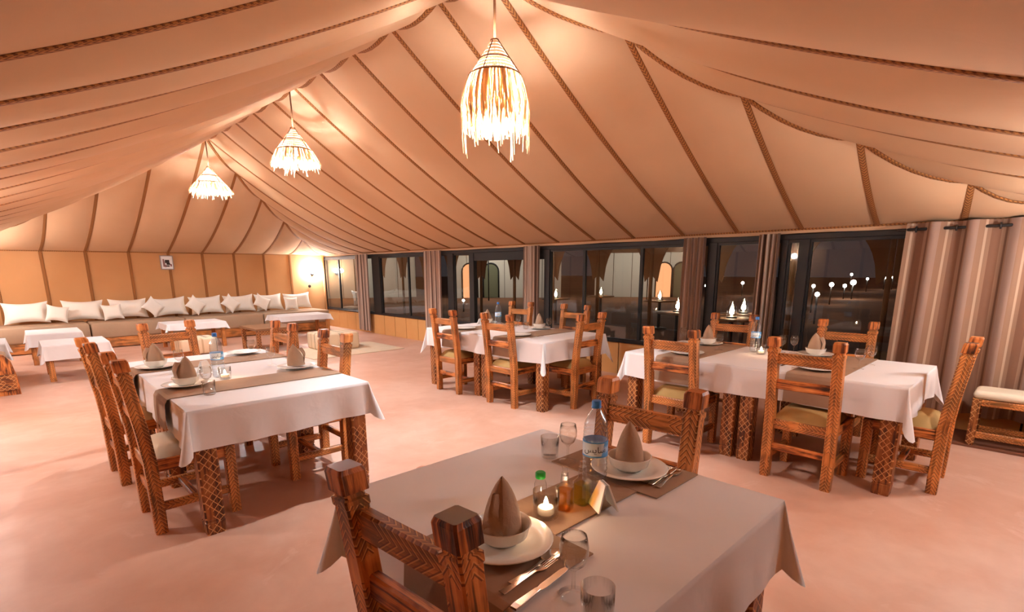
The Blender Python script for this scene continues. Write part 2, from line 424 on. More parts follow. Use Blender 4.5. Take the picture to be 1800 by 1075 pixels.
def edge_line(tops, w=.05):
    pts = []
    for a, b in zip(tops[:-1], tops[1:]):
        for j in range(6):
            u = j/6; p = Vector(a).lerp(Vector(b), u); wd = min(1, (Vector(a)-Vector(b)).length/.6)
            p.z -= 4*u*(1-u)*wd*.075; pts.append(p)
    pts.append(Vector(tops[-1])); return pts
tops = [s[0] for s in R_side]
iN, iF = tops.index(aN), tops.index(aF)
ribbon(edge_line(tops[iN:iF+1]), .055, .014).obj('ridge_rope', 'rope', roof)
for seq in (tops[:iN+1], tops[iF:]):
    ribbon(edge_line(seq), .05, .014).obj('hip_rope', 'rope', roof)
    ribbon(edge_line([hipNL[0] if p == hipN[0] else mir(p) for p in seq]), .05, .014).obj('hip_rope', 'rope', roof)

# back wall
wb = struct(thing('wall_back', 'orange canvas wall behind the long sofa', 'wall'))
sx = [XL]+[-.2, .497, 1.184, 1.91, 2.635, 3.31, 3.985, 4.675, 5.32]+[XR]
for a, b in zip(sx[:-1], sx[1:]):
    rows = [[(a+(b-a)*j/6, YB+.02*4*(j/6)*(1-j/6)*math.sin(PI*i/8), EAVE*(1-i/8)) for j in range(7)] for i in range(9)]
    MB().grid(rows).obj('canvas_panel', 'wall_canvas', wb)
for x in sx[1:-1]:
    ribbon([(x, YB, EAVE*(1-i/6)) for i in range(7)], .055, .012, (1, 0, 0), (0, -1, 0)).obj('seam_rope', 'rope', wb)
ribbon([(XL+(XR-XL)*i/10, YB-.004, EAVE) for i in range(11)], .03, .014, (0, 0, 1), (0, -1, 0)).obj('eave_rope', 'rope', wb)
# left and near walls (behind and beside the viewpoint)
for nm, p0, p1, n_in, lab in (('wall_left', (XL, YN), (XL, YB), (1, 0, 0), 'orange canvas wall on the left side of the tent'), ('wall_near', (XL, YN), (XR, YN), (0, 1, 0), 'orange canvas wall at the near end of the tent')):
    wl = struct(thing(nm, lab, 'wall')); L = math.dist(p0, p1); k = max(2, round(L/.69))
    q = lambda t, z: (p0[0]+(p1[0]-p0[0])*t, p0[1]+(p1[1]-p0[1])*t, z)
    for i in range(k):
        MB().grid([[q((i+j/3)/k, EAVE*(1-r/4)) for j in range(4)] for r in range(5)]).obj('canvas_panel', 'wall_canvas', wl)
        if i: ribbon([q(i/k, EAVE*(1-r/4)) for r in range(5)], .055, .012, (p1[0]-p0[0], p1[1]-p0[1], 0), n_in).obj('seam_rope', 'rope', wl)

# right wall: low canvas panels, dark beams, windows
wr = struct(thing('wall_right', 'window wall with low orange canvas panels under dark frames', 'wall'))
SILL, HEAD = .49, 1.80
ys = [-.45+.47*i for i in range(31)]; ys[-1] = YB
for a, b in zip(ys[:-1], ys[1:]):
    MB().box((XR-.012, a+.008, 0), (XR+.012, b-.008, SILL-.03)).obj('low_panel', 'low_panel', wr)
MB().box((XR, YN, 0), (XR+.03, YB, SILL-.035)).obj('panel_backing', 'dark_seam', wr)
MB().bar((XR, YN, SILL-.012), (XR, YB, SILL-.012), .07, .035).obj('sill_beam', 'frame', wr)
MB().bar((XR+.01, YN, HEAD+.03), (XR+.01, YB, HEAD+.03), .07, .06).obj('head_beam', 'frame', wr)
MB().grid([[(XR-.005*(r % 2), YN+(YB-YN)*j/40, EAVE+.01-.055*r/2-.006*math.sin(j*1.7)) for j in range(41)] for r in range(3)]).obj('eave_flap', 'canvas', wr)
ribbon([(XR-.01, YN+(YB-YN)*j/40, EAVE-.002) for j in range(41)], .022, .012, (0, 0, 1), (-1, 0, 0)).obj('eave_rope', 'rope', wr)
for ya, yb in ((10.88, 11.22), (8.09, 8.27), (7.47, 7.60), (5.59, 5.70), (2.88, 2.98), (2.085, 2.145), (1.87, 1.955)):
    MB().box((XR-.04, ya, SILL), (XR+.04, yb, HEAD)).obj('post', 'frame', wr)
spans = [(13.0, 13.88), (11.22, 13.0), (9.70, 10.88), (8.27, 9.70), (7.60, 8.09), (4.91, 5.59), (3.93, 4.91), (2.98, 3.93), (2.145, 2.88), (1.955, 2.085), (.55, 1.87), (-.43, .55)]
for k, (ya, yb) in enumerate(spans):
    wn = struct(thing('window_%d' % (k+1), 'dark framed fixed window pane in the window wall', 'window'))
    b = .022
    for lo, hi in (((XR-.02, ya, SILL), (XR+.02, ya+b, HEAD)), ((XR-.02, yb-b, SILL), (XR+.02, yb, HEAD)), ((XR-.02, ya+b, SILL), (XR+.02, yb-b, SILL+.03)), ((XR-.02, ya+b, HEAD-.03), (XR+.02, yb-b, HEAD))):
        MB().box(lo, hi).obj('frame_bar', 'frame', wn)
    m = MB(); m.grid([[(XR, ya+b, SILL+.03), (XR, yb-b, SILL+.03)], [(XR, ya+b, HEAD-.03), (XR, yb-b, HEAD-.03)]], False); m.obj('pane', 'pane', wn)
MB().box((XR-.03, 5.70, HEAD-.14), (XR+.03, 7.47, HEAD)).obj('door_header', 'frame', wr)
# corner pole
MB().tube([(XR-.06, YB-.08, 0), (XR-.06, YB-.08, EAVE)], .03, 10).obj('trim_1', 'wall_canvas')['kind'] = 'structure'

# ------------------------------------------------------------------ curtains
def curtain(name, y0, y1, z0, z1, waves, amp, mat, x, label, rod=False, flare=.0):
    n = waves*12; rows = []
    for i in range(15):
        t = i/14; row = []
        for j in range(n+1):
            s = j/n; yy = y0+(y1-y0)*s; yc = (y0+y1)/2
            yy = yc+(yy-yc)*(1+flare*t)
            a = amp*(1+.25*t*math.sin(3.1*s*waves))
            ph = .35*math.sin(2.3*t+s*7)
            row.append((x-a*math.sin(2*PI*waves*s+ph)-.01*t, yy+.02*t*math.sin(9*s), z1+(z0-z1)*t))
        rows.append(row)
    L = (y1-y0)*(1.3 if waves > 3 else 1)
    c = MB().grid(rows, True, lambda i, j: (j/n*L*1.6, i/14)).obj(name, mat)
    return tag(c, label, 'curtain')
for y0, y1, lab in ((11.28, 11.88, 'gathered striped curtain farthest back, nearest the bright wall lamp'), (8.38, 8.97, 'gathered striped curtain second from the sofa end of the windows'), (5.74, 6.10, 'gathered striped curtain in front of the middle table'), (2.99, 3.28, 'gathered striped curtain left of the two behind the right table'), (2.15, 2.37, 'narrow gathered curtain right of the two behind the right table')):
    curtain('gathered_curtain', y0, y1, .06, 1.87, 4, .035, 'curtain_s', XR-.10, lab)
big = curtain('striped_curtain', -.40, 1.03, .19, 1.90, 5, .06, 'curtain', XR-.13, 'wide drawn curtain with broad brown and cream stripes at right')
rodm = MB().tube([(XR-.13, -.42, 1.843), (XR-.13, 1.10, 1.843)], .013, 10).obj('curtain_rod', 'rod')
tag(rodm, 'black iron rod threaded through the wide striped curtain', 'curtain rod')
for k in range(5):
    for s in (-1, 1):
        y = -.40+1.43*(k+.5+.25*s)/5
        MB().tube([(XR-.13+.0, y-.006, 1.843), (XR-.13, y+.006, 1.843)], .028, 12).obj('grommet', 'rod', big)

# ------------------------------------------------------------------ chairs and tables
ZA, XA, YA = Vector((0, 0, 1)), Vector((1, 0, 0)), Vector((0, 1, 0))
def chair_parts(cush):
    P = []
    for s in (-1, 1):
        m = MB(); x = .20*s; h = .032; c = .005; sec = []
        def S_(z, y, k=1.0): sec.append(((x, y, z), XA, YA, h*k, h*k, c))
        S_(0, -.205, .95); S_(.10, -.205); S_(.44, -.21); S_(.60, -.222); S_(.925, -.262)
        S_(.930, -.263, 1.10); S_(.950, -.266, 1.10); S_(.954, -.266, .88); S_(.966, -.268, .88)
        post = m.loft(sec).mesh('back_post', 'wood_chev'); sec = []; m = MB()
        S_(.966, -.268, .90); S_(.970, -.268, 1.16); S_(1.022, -.275, 1.16); S_(1.034, -.276, 1.0)
        P.append(('back_post', post, ('post_cap', m.loft(sec).mesh('post_cap', 'wood'))))
        m = MB(); P.append(('front_leg', m.loft([((x, .20, 0), XA, YA, .028, .028, .005), ((x, .20, .44), XA, YA, .030, .030, .005)]).mesh('front_leg', 'wood_chev')))
        P.append(('side_stretcher', MB().bar((x, -.18, .155), (x, .175, .155), .034, .05).mesh('side_stretcher', 'wood_chev')))
        P.append(('seat_side_rail', MB().bar((x, -.18, .405), (x, .175, .405), .04, .07).mesh('seat_side_rail', 'wood')))
    P.append(('top_rail', MB().bar((-.172, -.252, .885), (.172, -.252, .885), .038, .075).mesh('top_rail', 'wood_chev')))
    P.append(('middle_rail', MB().bar((-.172, -.231, .70), (.172, -.231, .70), .034, .07).mesh('middle_rail', 'wood')))
    P.append(('seat_back_rail', MB().bar((-.172, -.205, .405), (.172, -.205, .405), .04, .07).mesh('seat_back_rail', 'wood_chev')))
    P.append(('seat_front_rail', MB().bar((-.172, .20, .405), (.172, .20, .405), .04, .07).mesh('seat_front_rail', 'wood_chev')))
    P.append(('cross_stretcher', MB().bar((-.185, .0, .155), (.185, .0, .155), .04, .034).mesh('cross_stretcher', 'wood')))
    P.append(('back_stretcher', MB().bar((-.172, -.205, .235), (.172, -.205, .235), .03, .05).mesh('back_stretcher', 'wood')))
    m = MB(); rows = []
    for i in range(9):
        v = -1+2*i/8; row = []
        for j in range(9):
            u = -1+2*j/8; row.append((.20*u*(1-.03*v*v), .005+.207*v, .435+.085*((1-u**4)*(1-v**4))**.42))
        rows.append(row)
    m.grid(rows); m.box((-.165, -.18, .395), (.165, .18, .44))
    P.append(('seat_cushion', m.mesh('seat_cushion', cush)))
    return P
CH = {c: chair_parts(c) for c in ('seat_fab', 'seat_white')}
def chair(x, y, rz, label, cush='seat_fab', group='carved wooden dining chairs'):
    t = thing('dining_chair', label, 'chair', (x, y, 0), math.radians(rz), group)
    for part in CH[cush]:
        o = put(part[0], part[1], t)
        for nm, me in part[2:]: put(nm, me, o)
    return t
FX, BX, FY, BY = -90, 90, 0, 180     # facing +X, -X, +Y, -Y
chair(.815, .965, -85, 'carved chair in the foreground seen from behind, at the nearest table', 'seat_white')
chair(1.58, 1.09, 93, 'carved chair across the nearest table, behind the large water bottle', 'seat_white')
chair(.625, 3.63, -89, 'carved chair with cream seat, nearest on the left of the left table', 'seat_white')
chair(.585, 4.63, -88, 'carved chair farther back on the left side of the left table', 'seat_white')
chair(1.50, 3.86, 90, 'carved chair nearest on the right side of the left table', 'seat_white')
chair(1.50, 4.92, 91, 'carved chair farther back on the right side of the left table', 'seat_white')
chair(1.05, 5.50, 190, 'carved chair at the far head of the left table', 'seat_white')
chair(3.99, 5.09, -90, 'carved chair with olive seat, leftmost in front of the middle table')
chair(4.01, 4.14, -89, 'carved chair with olive seat, centre front of the middle table')
chair(4.45, 3.68, 3, 'carved chair at the near head of the middle table, on its right')
chair(5.16, 5.46, 90, 'carved chair behind the middle table, beside its water bottle')
chair(5.19, 4.44, 91, 'carved chair behind the right half of the middle table')
chair(4.04, 1.09, -90, 'carved chair with olive seat, right of two fronting the right table')
chair(4.06, 2.10, -89, 'carved chair with olive seat, left of two fronting the right table')
chair(4.50, .585, 1, 'carved chair at the head of the right table, seen edge-on before the curtain')
chair(5.16, 2.28, 91, 'carved chair behind the right table, left of its water bottle')
chair(5.16, 1.25, 90, 'carved chair behind the right table, right of its water bottle')

TABZ = .75
def table(x0, y0, label, w=1.06, l=1.05):
    t = thing('dining_table', label, 'table', (x0, y0, 0), 0, 'carved square dining tables')
    MB().box((0, 0, TABZ-.035), (w, l, TABZ)).obj('table_top', 'wood', t)
    me = table.leg
    for x in (.065, w-.065):
        for y in (.065, l-.065): put('leg', me, t, (x, y, 0))
    for p0, p1 in (((.1, .05, .655), (w-.1, .05, .655)), ((.1, l-.05, .655), (w-.1, l-.05, .655)), ((.05, .1, .655), (.05, l-.1, .655)), ((w-.05, .1, .655), (w-.05, l-.1, .655))):
        MB().bar(p0, p1, .03, .11).obj('apron', 'wood_chev', t)
    return t
_o = Vector((0, 0, 0))
table.leg = MB().loft([((0, 0, z), XA, YA, .052*k, .052*k, .008) for z, k in ((0, .94), (.075, 1), (.078, .92), (.09, .92), (.093, 1), (TABZ-.036, 1))]).mesh('leg', 'wood_dia')
table(.71, .52, 'carved wooden table in the foreground under a beige-lit cloth', 1.005, 1.06)
table(.59, 3.16, 'carved wooden table, near half of the left pair', 1.06, 1.05)
table(.59, 4.22, 'carved wooden table, far half of the left pair', 1.06, 1.05)
table(3.88, 3.58, 'carved wooden table, right half of the middle pair', 1.06, 1.03)
table(3.88, 4.62, 'carved wooden table, left half of the middle pair', 1.06, 1.03)
table(4.00, .55, 'carved wooden table, right half of the pair by the striped curtain', 1.06, 1.05)
table(4.00, 1.61, 'carved wooden table, left half of the pair by the striped curtain', 1.06, 1.03)

def tablecloth(x0, x1, y0, y1, z, h, seed, label, name='tablecloth', flare=.09, cdrop=.22):
    rnd = random.Random(seed); per = []
    def side(p, q, nx, ny, n):
        for i in range(n):
            s = i/n; per.append(((p[0]+(q[0]-p[0])*s, p[1]+(q[1]-p[1])*s), (nx, ny), 0.0))
    def corner(c, th0):
        for i in range(9):
            a = i/8*PI/2; th = th0+a; per.append((c, (math.cos(th), math.sin(th)), math.sin(2*a)))
    nx = max(12, int((x1-x0)*22)); ny = max(12, int((y1-y0)*22))
    corner((x1, y1), 0); side((x1, y1), (x0, y1), 0, 1, nx)
    corner((x0, y1), PI/2); side((x0, y1), (x0, y0), -1, 0, ny)
    corner((x0, y0), PI); side((x0, y0), (x1, y0), 0, -1, nx)
    corner((x1, y0), 1.5*PI); side((x1, y0), (x1, y1), 1, 0, ny)
    ph = [rnd.uniform(0, 6) for _ in range(4)]; R = 8; m = MB(); rings = []; s = 0; prev = None; arc = []
    for (c, n, k) in per:
        if prev: s += math.dist(c, prev)
        prev = c; arc.append(s)
    for r in range(R+1):
        t = r/R; ring = []
        for ((c, n, k), a) in zip(per, arc):
            fold = .010*math.sin(9*a+ph[0])+.007*math.sin(17*a+ph[1])+.005*math.sin(29*a+ph[2])
            fold *= (1-k)*t
            out = .006+.012*t+fold+flare*k*t**1.1
            drop = h*(1+cdrop*k+.03*math.sin(4*a+ph[3]))*t
            if r == 1: drop *= .8
            ring.append(m.pt((c[0]+n[0]*out, c[1]+n[1]*out, z-drop)))
        rings.append(ring)
    N = len(per)
    for r in range(R):
        for i in range(N):
            j = (i+1) % N; m.face((rings[r][i], rings[r+1][i], rings[r+1][j], rings[r][j]), None, True)
    m.face(rings[0], None, False)
    o = m.obj(name, 'white_cloth'); return tag(o, label, 'tablecloth')
CT = TABZ+.006
tablecloth(.705, 1.72, .515, 1.585, CT, .235, 1, 'white cloth on the foreground table, shaded beige', cdrop=.30)
tablecloth(.585, 1.655, 3.155, 5.275, CT, .225, 2, 'white cloth with hanging corners on the left table')
tablecloth(3.875, 4.945, 3.575, 5.655, CT, .225, 3, 'white cloth on the middle table by the windows', cdrop=.5)
tablecloth(3.995, 5.065, .545, 2.645, CT, .225, 4, 'white cloth on the right table before the striped curtain', cdrop=.45)

def runner(x0, x1, y0, y1, hang0, hang1, label, name='table_runner', z=CT+.002, cat='table runner'):
    pts = []
    if hang0: pts += [(x0-.045, z-hang0), (x0-.042, z-hang0*.5), (x0-.036, z-.03), (x0-.022, z-.006)]
    pts += [(x0+(.0 if hang0 else 0), z), ((x0+x1)/2, z), (x1, z)]
    if hang1: pts += [(x1+.022, z-.006), (x1+.036, z-.03), (x1+.042, z-hang1*.5), (x1+.045, z-hang1)]
    m = MB(); L = 0; rows = []
    for x, zz in pts: rows.append([(x, y0, zz), (x, y1, zz)])
    m.grid(rows, False)
    top = [[(x, y0, zz+.004) if i < len(pts) else 0, (x, y1, zz+.004)] for i, (x, zz) in enumerate(pts)]
    m.grid(top, False)
    for k in (0, 1):
        m.grid([[rows[i][k], top[i][k]] for i in range(len(rows))], False)
    m.grid([rows[0], top[0]], False); m.grid([rows[-1], top[-1]], False)
    return tag(m.obj(name, 'mat'), label, cat)
runner(.705, 1.01, .745, 1.13, .215, 0, 'brown placemat under the nearest plate, hanging over the table edge', 'placemat', cat='placemat')
runner(1.43, 1.715, .805, 1.27, 0, 0, 'brown placemat under the plate behind the water bottle', 'placemat', cat='placemat')
runner(1.012, 1.428, .88, 1.11, 0, 0, 'brown runner under the candle on the foreground table', cat='table runner')
runner(.585, 1.655, 3.54, 3.88, .2, 0, 'brown runner across the near half of the left table')
runner(.585, 1.655, 4.60, 4.94, .2, 0, 'brown runner across the far half of the left table')
runner(3.875, 4.945, 3.98, 4.32, .205, .2, 'brown runner across the right half of the middle table')
runner(3.875, 4.945, 4.94, 5.28, .205, .2, 'brown runner across the left half of the middle table')
runner(3.995, 5.065, .92, 1.26, .21, .2, 'brown runner across the right half of the right table')
runner(3.995, 5.065, 1.98, 2.32, .21, .2, 'brown runner across the left half of the right table')

# ------------------------------------------------------------------ tableware
TZ = CT+.0065
ME = {}
ME['plate'] = MB().lathe([(0, .004), (.085, .004), (.095, .010), (.138, .019), (.141, .021), (.138, .023), (.098, .014), (.086, .009), (0, .009)], 40, cap=False).mesh('dinner_plate', 'china')
ME['bowl'] = MB().lathe([(0, 0), (.045, 0), (.050, .006), (.070, .020), (.078, .050), (.081, .053), (.080, .055), (.075, .051), (.066, .022), (.045, .010), (0, .008)], 36, cap=False).mesh('soup_bowl', 'china')
def napkin_mesh(seed):
    rnd = random.Random(seed); m = MB(); n = 30; rows = []
    for i in range(9):
        t = i/8; row = []
        for k in range(n+1):
            th = -2.5+6.45*k/n; r = .062*(1-t**1.9)**.85+.003*(1+.06*math.sin(5*th+seed))*(1+.12*k/n)
            row.append((r*math.cos(th)*1.0+.012*t*math.sin(seed), r*math.sin(th)*.8, .012+.165*t*(1-.05*k/n)))
        rows.append(row)
    m.grid(rows)
    # folded leaf at the front
    rows = []
    for i in range(7):
        t = i/6; rows.append([(-.052-.022*math.sin(PI*t)+.03*t*abs(s), s*.034*(1-.75*t), .03+.105*t+.01*(1-abs(s))) for s in (-1, -.5, 0, .5, 1)])
    m.grid(rows); return m.mesh('folded_napkin', 'napkin')
ME['nap'] = [napkin_mesh(i) for i in range(3)]
ME['wine'] = MB().lathe([(.033, 0), (.034, .003), (.010, .008), (.0045, .014), (.0045, .060), (.010, .068), (.026, .082), (.034, .105), (.034, .125), (.029, .152), (.0275, .152), (.0325, .125), (.0325, .106), (.025, .084), (.008, .071), (0, .070)], 28, cap=False).mesh('wine_glass', 'glass')
ME['tumbler'] = MB().lathe([(.030, 0), (.034, .004), (.037, .088), (.0355, .088), (.032, .014), (0, .012)], 28).mesh('tumbler', 'glass')
def fork_mesh():
    m = MB()
    m.loft([((0, y, z), XA, ZA, w, .0012, .0004) for y, w, z in ((0, .010, .004), (.02, .009, .003), (.07, .0045, .004), (.12, .004, .006), (.135, .010, .004), (.15, .012, .003))])
    for k in range(4): m.bar((-.009+.006*k, .149, .003), (-.009+.006*k, .195, .007), .0028, .0018, ch=.0004)
    return m.mesh('fork', 'steel')
def spoon_mesh():
    m = MB(); m.loft([((0, y, z), XA, ZA, w, .0012, .0004) for y, w, z in ((0, .010, .004), (.02, .009, .003), (.07, .0045, .004), (.13, .004, .006))])
    rows = []
    for i in range(9):
        a = i/8*PI; rows.append([(.021*math.sin(a)*s, .128+.035*(1-math.cos(a)), .0065-.005*math.sin(a)*(1-s*s)) for s in (-1, -.5, 0, .5, 1)])
    m.grid(rows); return m.mesh('spoon', 'steel')
def knife_mesh():
    m = MB(); m.loft([((0, y, .0045), XA, ZA, w, t, .001) for y, w, t in ((0, .009, .003), (.015, .0105, .004), (.08, .0075, .0035), (.092, .0065, .003))])
    m.loft([((.0015, y, .0045), XA, ZA, w, .0009, .0003) for y, w in ((.092, .007), (.11, .010), (.19, .009), (.215, .003))])
    return m.mesh('knife', 'steel')
ME['fork'], ME['spoon'], ME['knife'] = fork_mesh(), spoon_mesh(), knife_mesh()
def ware(kind, name, x, y, z, label, cat, rz=0, group=None):
    o = put(name, ME[kind] if not isinstance(kind, bpy.types.Mesh) else kind, None, (x, y, z), (0, 0, math.radians(rz)))
    return tag(o, label, cat, group)
def setting(x, y, rz, where, nap=True, seed=0, bowl=True):
    ware('plate', 'dinner_plate', x, y, TZ, 'white dinner plate '+where, 'plate', group='white dinner plates')
    if bowl:
        ware('bowl', 'soup_bowl', x, y, TZ+.010, 'white soup bowl on the plate '+where, 'bowl', group='white soup bowls')
    if nap:
        ware(ME['nap'][seed % 3], 'folded_napkin', x, y, TZ+(.022 if bowl else .012), 'standing beige cone napkin '+where, 'napkin', rz, 'cone-folded napkins')
def cutlery(x, y, rz, where, kinds=('fork', 'knife', 'spoon')):
    c, s = math.cos(math.radians(rz)), math.sin(math.radians(rz))
    for i, k in enumerate(kinds):
        d = (i-1)*.032; ware(k, k, x+d*c, y+d*s, TZ, 'steel %s %s' % (k, where), k, rz, 'cutlery')
setting(.87, .95, 20, 'in the foreground behind the nearest chair', seed=0)
setting(1.56, 1.00, 200, 'beyond the water bottle on the foreground table', seed=1)
for k, x, y, rz in (('fork', .715, .785, -88), ('spoon', .755, .795, -84), ('knife', .695, .725, -84)):
    ware(k, k, x, y, TZ, 'steel %s beside the nearest plate' % k, k, rz, 'cutlery')
for i, k in enumerate(('fork', 'knife', 'spoon')):
    ware(k, k, 1.50+.03*i*0, .90-.028*i, TZ, 'steel %s right of the plate beyond the water bottle' % k, k, -88+3*i, 'cutlery')
ware('wine', 'wine_glass', .838, .672, TZ-.005, 'empty wine glass in front, beside the nearest knife', 'wine glass', group='wine glasses')
ware('tumbler', 'tumbler', .80, .575, TZ-.005, 'short tumbler cut by the bottom edge of the picture', 'tumbler', group='tumblers')
ware('wine', 'wine_glass', 1.475, 1.225, TZ, 'wine glass behind the tumbler on the far side of the foreground table', 'wine glass', group='wine glasses')
ware('tumbler', 'tumbler', 1.47, 1.315, TZ-.005, 'short tumbler at the far side of the foreground table', 'tumbler', group='tumblers')
# left table
setting(.735, 3.86, 10, 'at the near left seat of the left table', seed=2)
setting(1.50, 3.98, 170, 'at the near right seat of the left table', seed=1, bowl=False)
setting(1.44, 5.03, 170, 'at the far right seat of the left table', nap=False, bowl=False)
setting(.72, 4.76, 0, 'at the far left seat of the left table', seed=0)
for x, y, l in ((.80, 3.62, 'near left corner of the left table'), (1.43, 4.78, 'far right side of the left table'), (.84, 4.56, 'far left side of the left table'), (1.40, 4.22, 'right middle of the left table')):
    ware('wine', 'wine_glass', x, y, TZ, 'wine glass at the '+l, 'wine glass', group='wine glasses')
ware('tumbler', 'tumbler', .78, 3.50, TZ-.005, 'tumbler at the near left corner of the left table', 'tumbler', group='tumblers')
cutlery(.70, 4.12, -90, 'at the near left seat of the left table', ('fork', 'knife'))
# middle table
for x, y, s, l, nb in ((4.08, 4.14, 0, 'centre front seat of the middle table', False), (4.08, 5.12, 1, 'left front seat of the middle table', False), (4.76, 4.46, 2, 'right rear seat of the middle table', True), (4.76, 5.46, 0, 'left rear seat of the middle table', True)):
    setting(x, y, 30*s, 'at the '+l, nap=nb, seed=s, bowl=nb)
for x, y, l in ((4.72, 4.80, 'centre of the middle table, before the curtain'), (4.70, 4.24, 'right rear of the middle table'), (4.28, 4.40, 'front of the middle table'), (4.70, 5.26, 'left rear of the middle table')):
    ware('wine', 'wine_glass', x, y, TZ, 'wine glass at the '+l, 'wine glass', group='wine glasses')
ware('tumbler', 'tumbler', 4.62, 4.56, TZ, 'tumbler at the rear of the middle table', 'tumbler', group='tumblers')
cutlery(4.02, 3.90, -90, 'at the centre front seat of the middle table', ('fork', 'knife')); cutlery(4.02, 4.88, -90, 'at the left front seat of the middle table', ('fork', 'knife'))
# right table
for x, y, s, l, nb in ((4.22, 1.12, 0, 'right front seat of the right table', False), (4.22, 2.16, 1, 'left front seat of the right table', False), (4.90, 1.34, 2, 'right rear seat of the right table', True), (4.90, 2.30, 1, 'left rear seat of the right table', True)):
    setting(x, y, 40*s, 'at the '+l, nap=nb, seed=s, bowl=nb)
for x, y, l in ((4.62, 2.06, 'left middle of the right table'), (4.92, 1.52, 'rear of the right table, left one'), (4.86, 1.60, 'rear of the right table, beside the bottle'), (4.70, .90, 'right end of the right table, rear one'), (4.45, .92, 'right end of the right table, front one'), (4.86, 2.54, 'rear left end of the right table')):
    ware('wine', 'wine_glass', x, y, TZ, 'wine glass at the '+l, 'wine glass', group='wine glasses')
cutlery(4.16, 1.36, -90, 'at the right front seat of the right table', ('fork', 'knife')); cutlery(4.16, 2.38, -90, 'at the left front seat of the right table', ('fork', 'knife'))
tag(MB().box((4.80, 1.09, TZ), (4.815, 1.16, TZ+.16)).obj('table_sign', 'frame'), 'small dark upright table sign at the rear of the right table', 'sign')

# water bottles
def text_mesh(txt, size):
    cu = bpy.data.curves.new('label_text', 'FONT'); cu.body = txt; cu.size = size; cu.align_x = 'CENTER'; cu.align_y = 'CENTER'
    cu.resolution_u = 4
    o = bpy.data.objects.new('label_text', cu); COL.objects.link(o)
    dg = bpy.context.evaluated_depsgraph_get(); dg.update()
    me = bpy.data.meshes.new_from_object(o.evaluated_get(dg)); bpy.data.objects.remove(o); return me
def bottle_meshes():
    ribs = []
    z = .0
    prof = [(.0, .0), (.030, .0), (.038, .006), (.041, .016)]
    for k in range(5):
        z = .022+k*.020; prof += [(.0415, z), (.039, z+.006), (.0415, z+.012)]
    prof += [(.041, .128), (.0405, .130), (.0405, .180), (.041, .182), (.0418, .19)]
    for k in range(3):
        z = .196+k*.014; prof += [(.0415-.001*k, z), (.0395-.001*k, z+.005), (.0412-.001*k, z+.010)]
    prof += [(.036, .244), (.028, .262), (.0175, .280), (.0135, .290), (.0135, .297)]
    body = MB().lathe(prof, 32).mesh('bottle_body', 'bottle')
    cap = MB().lathe([(.0160, .290), (.0168, .291), (.0168, .294), (.0150, .296), (.0155, .298), (.0155, .312), (.0140, .3145)], 20).mesh('cap', 'blue')
    lab = MB(); lab.lathe([(.0419, .130), (.0419, .180)], 40, cap=False)
    labm = lab.mesh('label', 'lab_white')
    # blue bands at the label's ends and edge
    bb = MB()
    for z0, z1 in ((.1285, .134), (.177, .1815)): bb.lathe([(.0423, z0), (.0423, z1)], 40, cap=False)
    for a0, a1 in ((.55, 1.6), (-2.6, -1.5)):
        bb.grid([[(.0423*math.cos(a0+(a1-a0)*j/10+.25*i), .0423*math.sin(a0+(a1-a0)*j/10+.25*i), .134+.043*i) for j in range(11)] for i in range(2)])
    band = bb.mesh('label_band', 'lab_blue')
    tm = text_mesh('\ufeb2\ufef3\ufe8e\ufeb3', .030)
    for v in tm.vertices:
        x, y = v.co.x, v.co.y; a = x/.0427
        v.co = (.0427*math.cos(a), .0427*math.sin(a), .155+y)
    tm.materials.clear(); tm.materials.append(M['ink']); 
    return body, cap, labm, band, tm
BT = bottle_meshes()
def bottle(x, y, label, rz):
    t = thing('water_bottle', label, 'bottle', (x, y, TZ), math.radians(rz), 'clear water bottles with blue caps')
    put('bottle_body', BT[0], t); put('cap', BT[1], t); lb = put('label', BT[2], t)
    put('label_band', BT[3], lb); put('label_text', BT[4], lb)
bottle(1.335, .99, 'large clear water bottle with blue cap on the foreground table', 215)
bottle(.97, 4.02, 'clear water bottle on the left table', 250)
bottle(4.62, 5.08, 'clear water bottle on the middle table', 225)
bottle(4.75, 1.79, 'clear water bottle on the right table', 200)

# candles in glasses
CG = MB().lathe([(.036, 0), (.039, .004), (.040, .085), (.0385, .085), (.036, .010), (0, .009)], 28).mesh('candle_glass', 'glass')
CW = MB().lathe([(.024, .010), (.026, .013), (.026, .030), (.020, .031), (0, .029)], 20).mesh('candle_wax', 'wax')
CF = MB().lathe([(.001, .032), (.006, .036), (.0075, .042), (.005, .052), (.0006, .064)], 12).mesh('flame', 'flame')
for x, y, lab in ((1.075, .975, 'lit tealight in a glass on the foreground table'), (.985, 3.93, 'lit tealight in a glass by the bottle on the left table'), (4.36, 4.78, 'lit tealight in a glass on the middle table'), (4.66, 1.70, 'lit tealight in a glass on the right table')):
    t = thing('candle', lab, 'candle', (x, y, TZ), 0, 'tealights in glasses')
    for nm, me in (('glass_cup', CG), ('wax', CW), ('flame', CF)): put(nm, me, t)
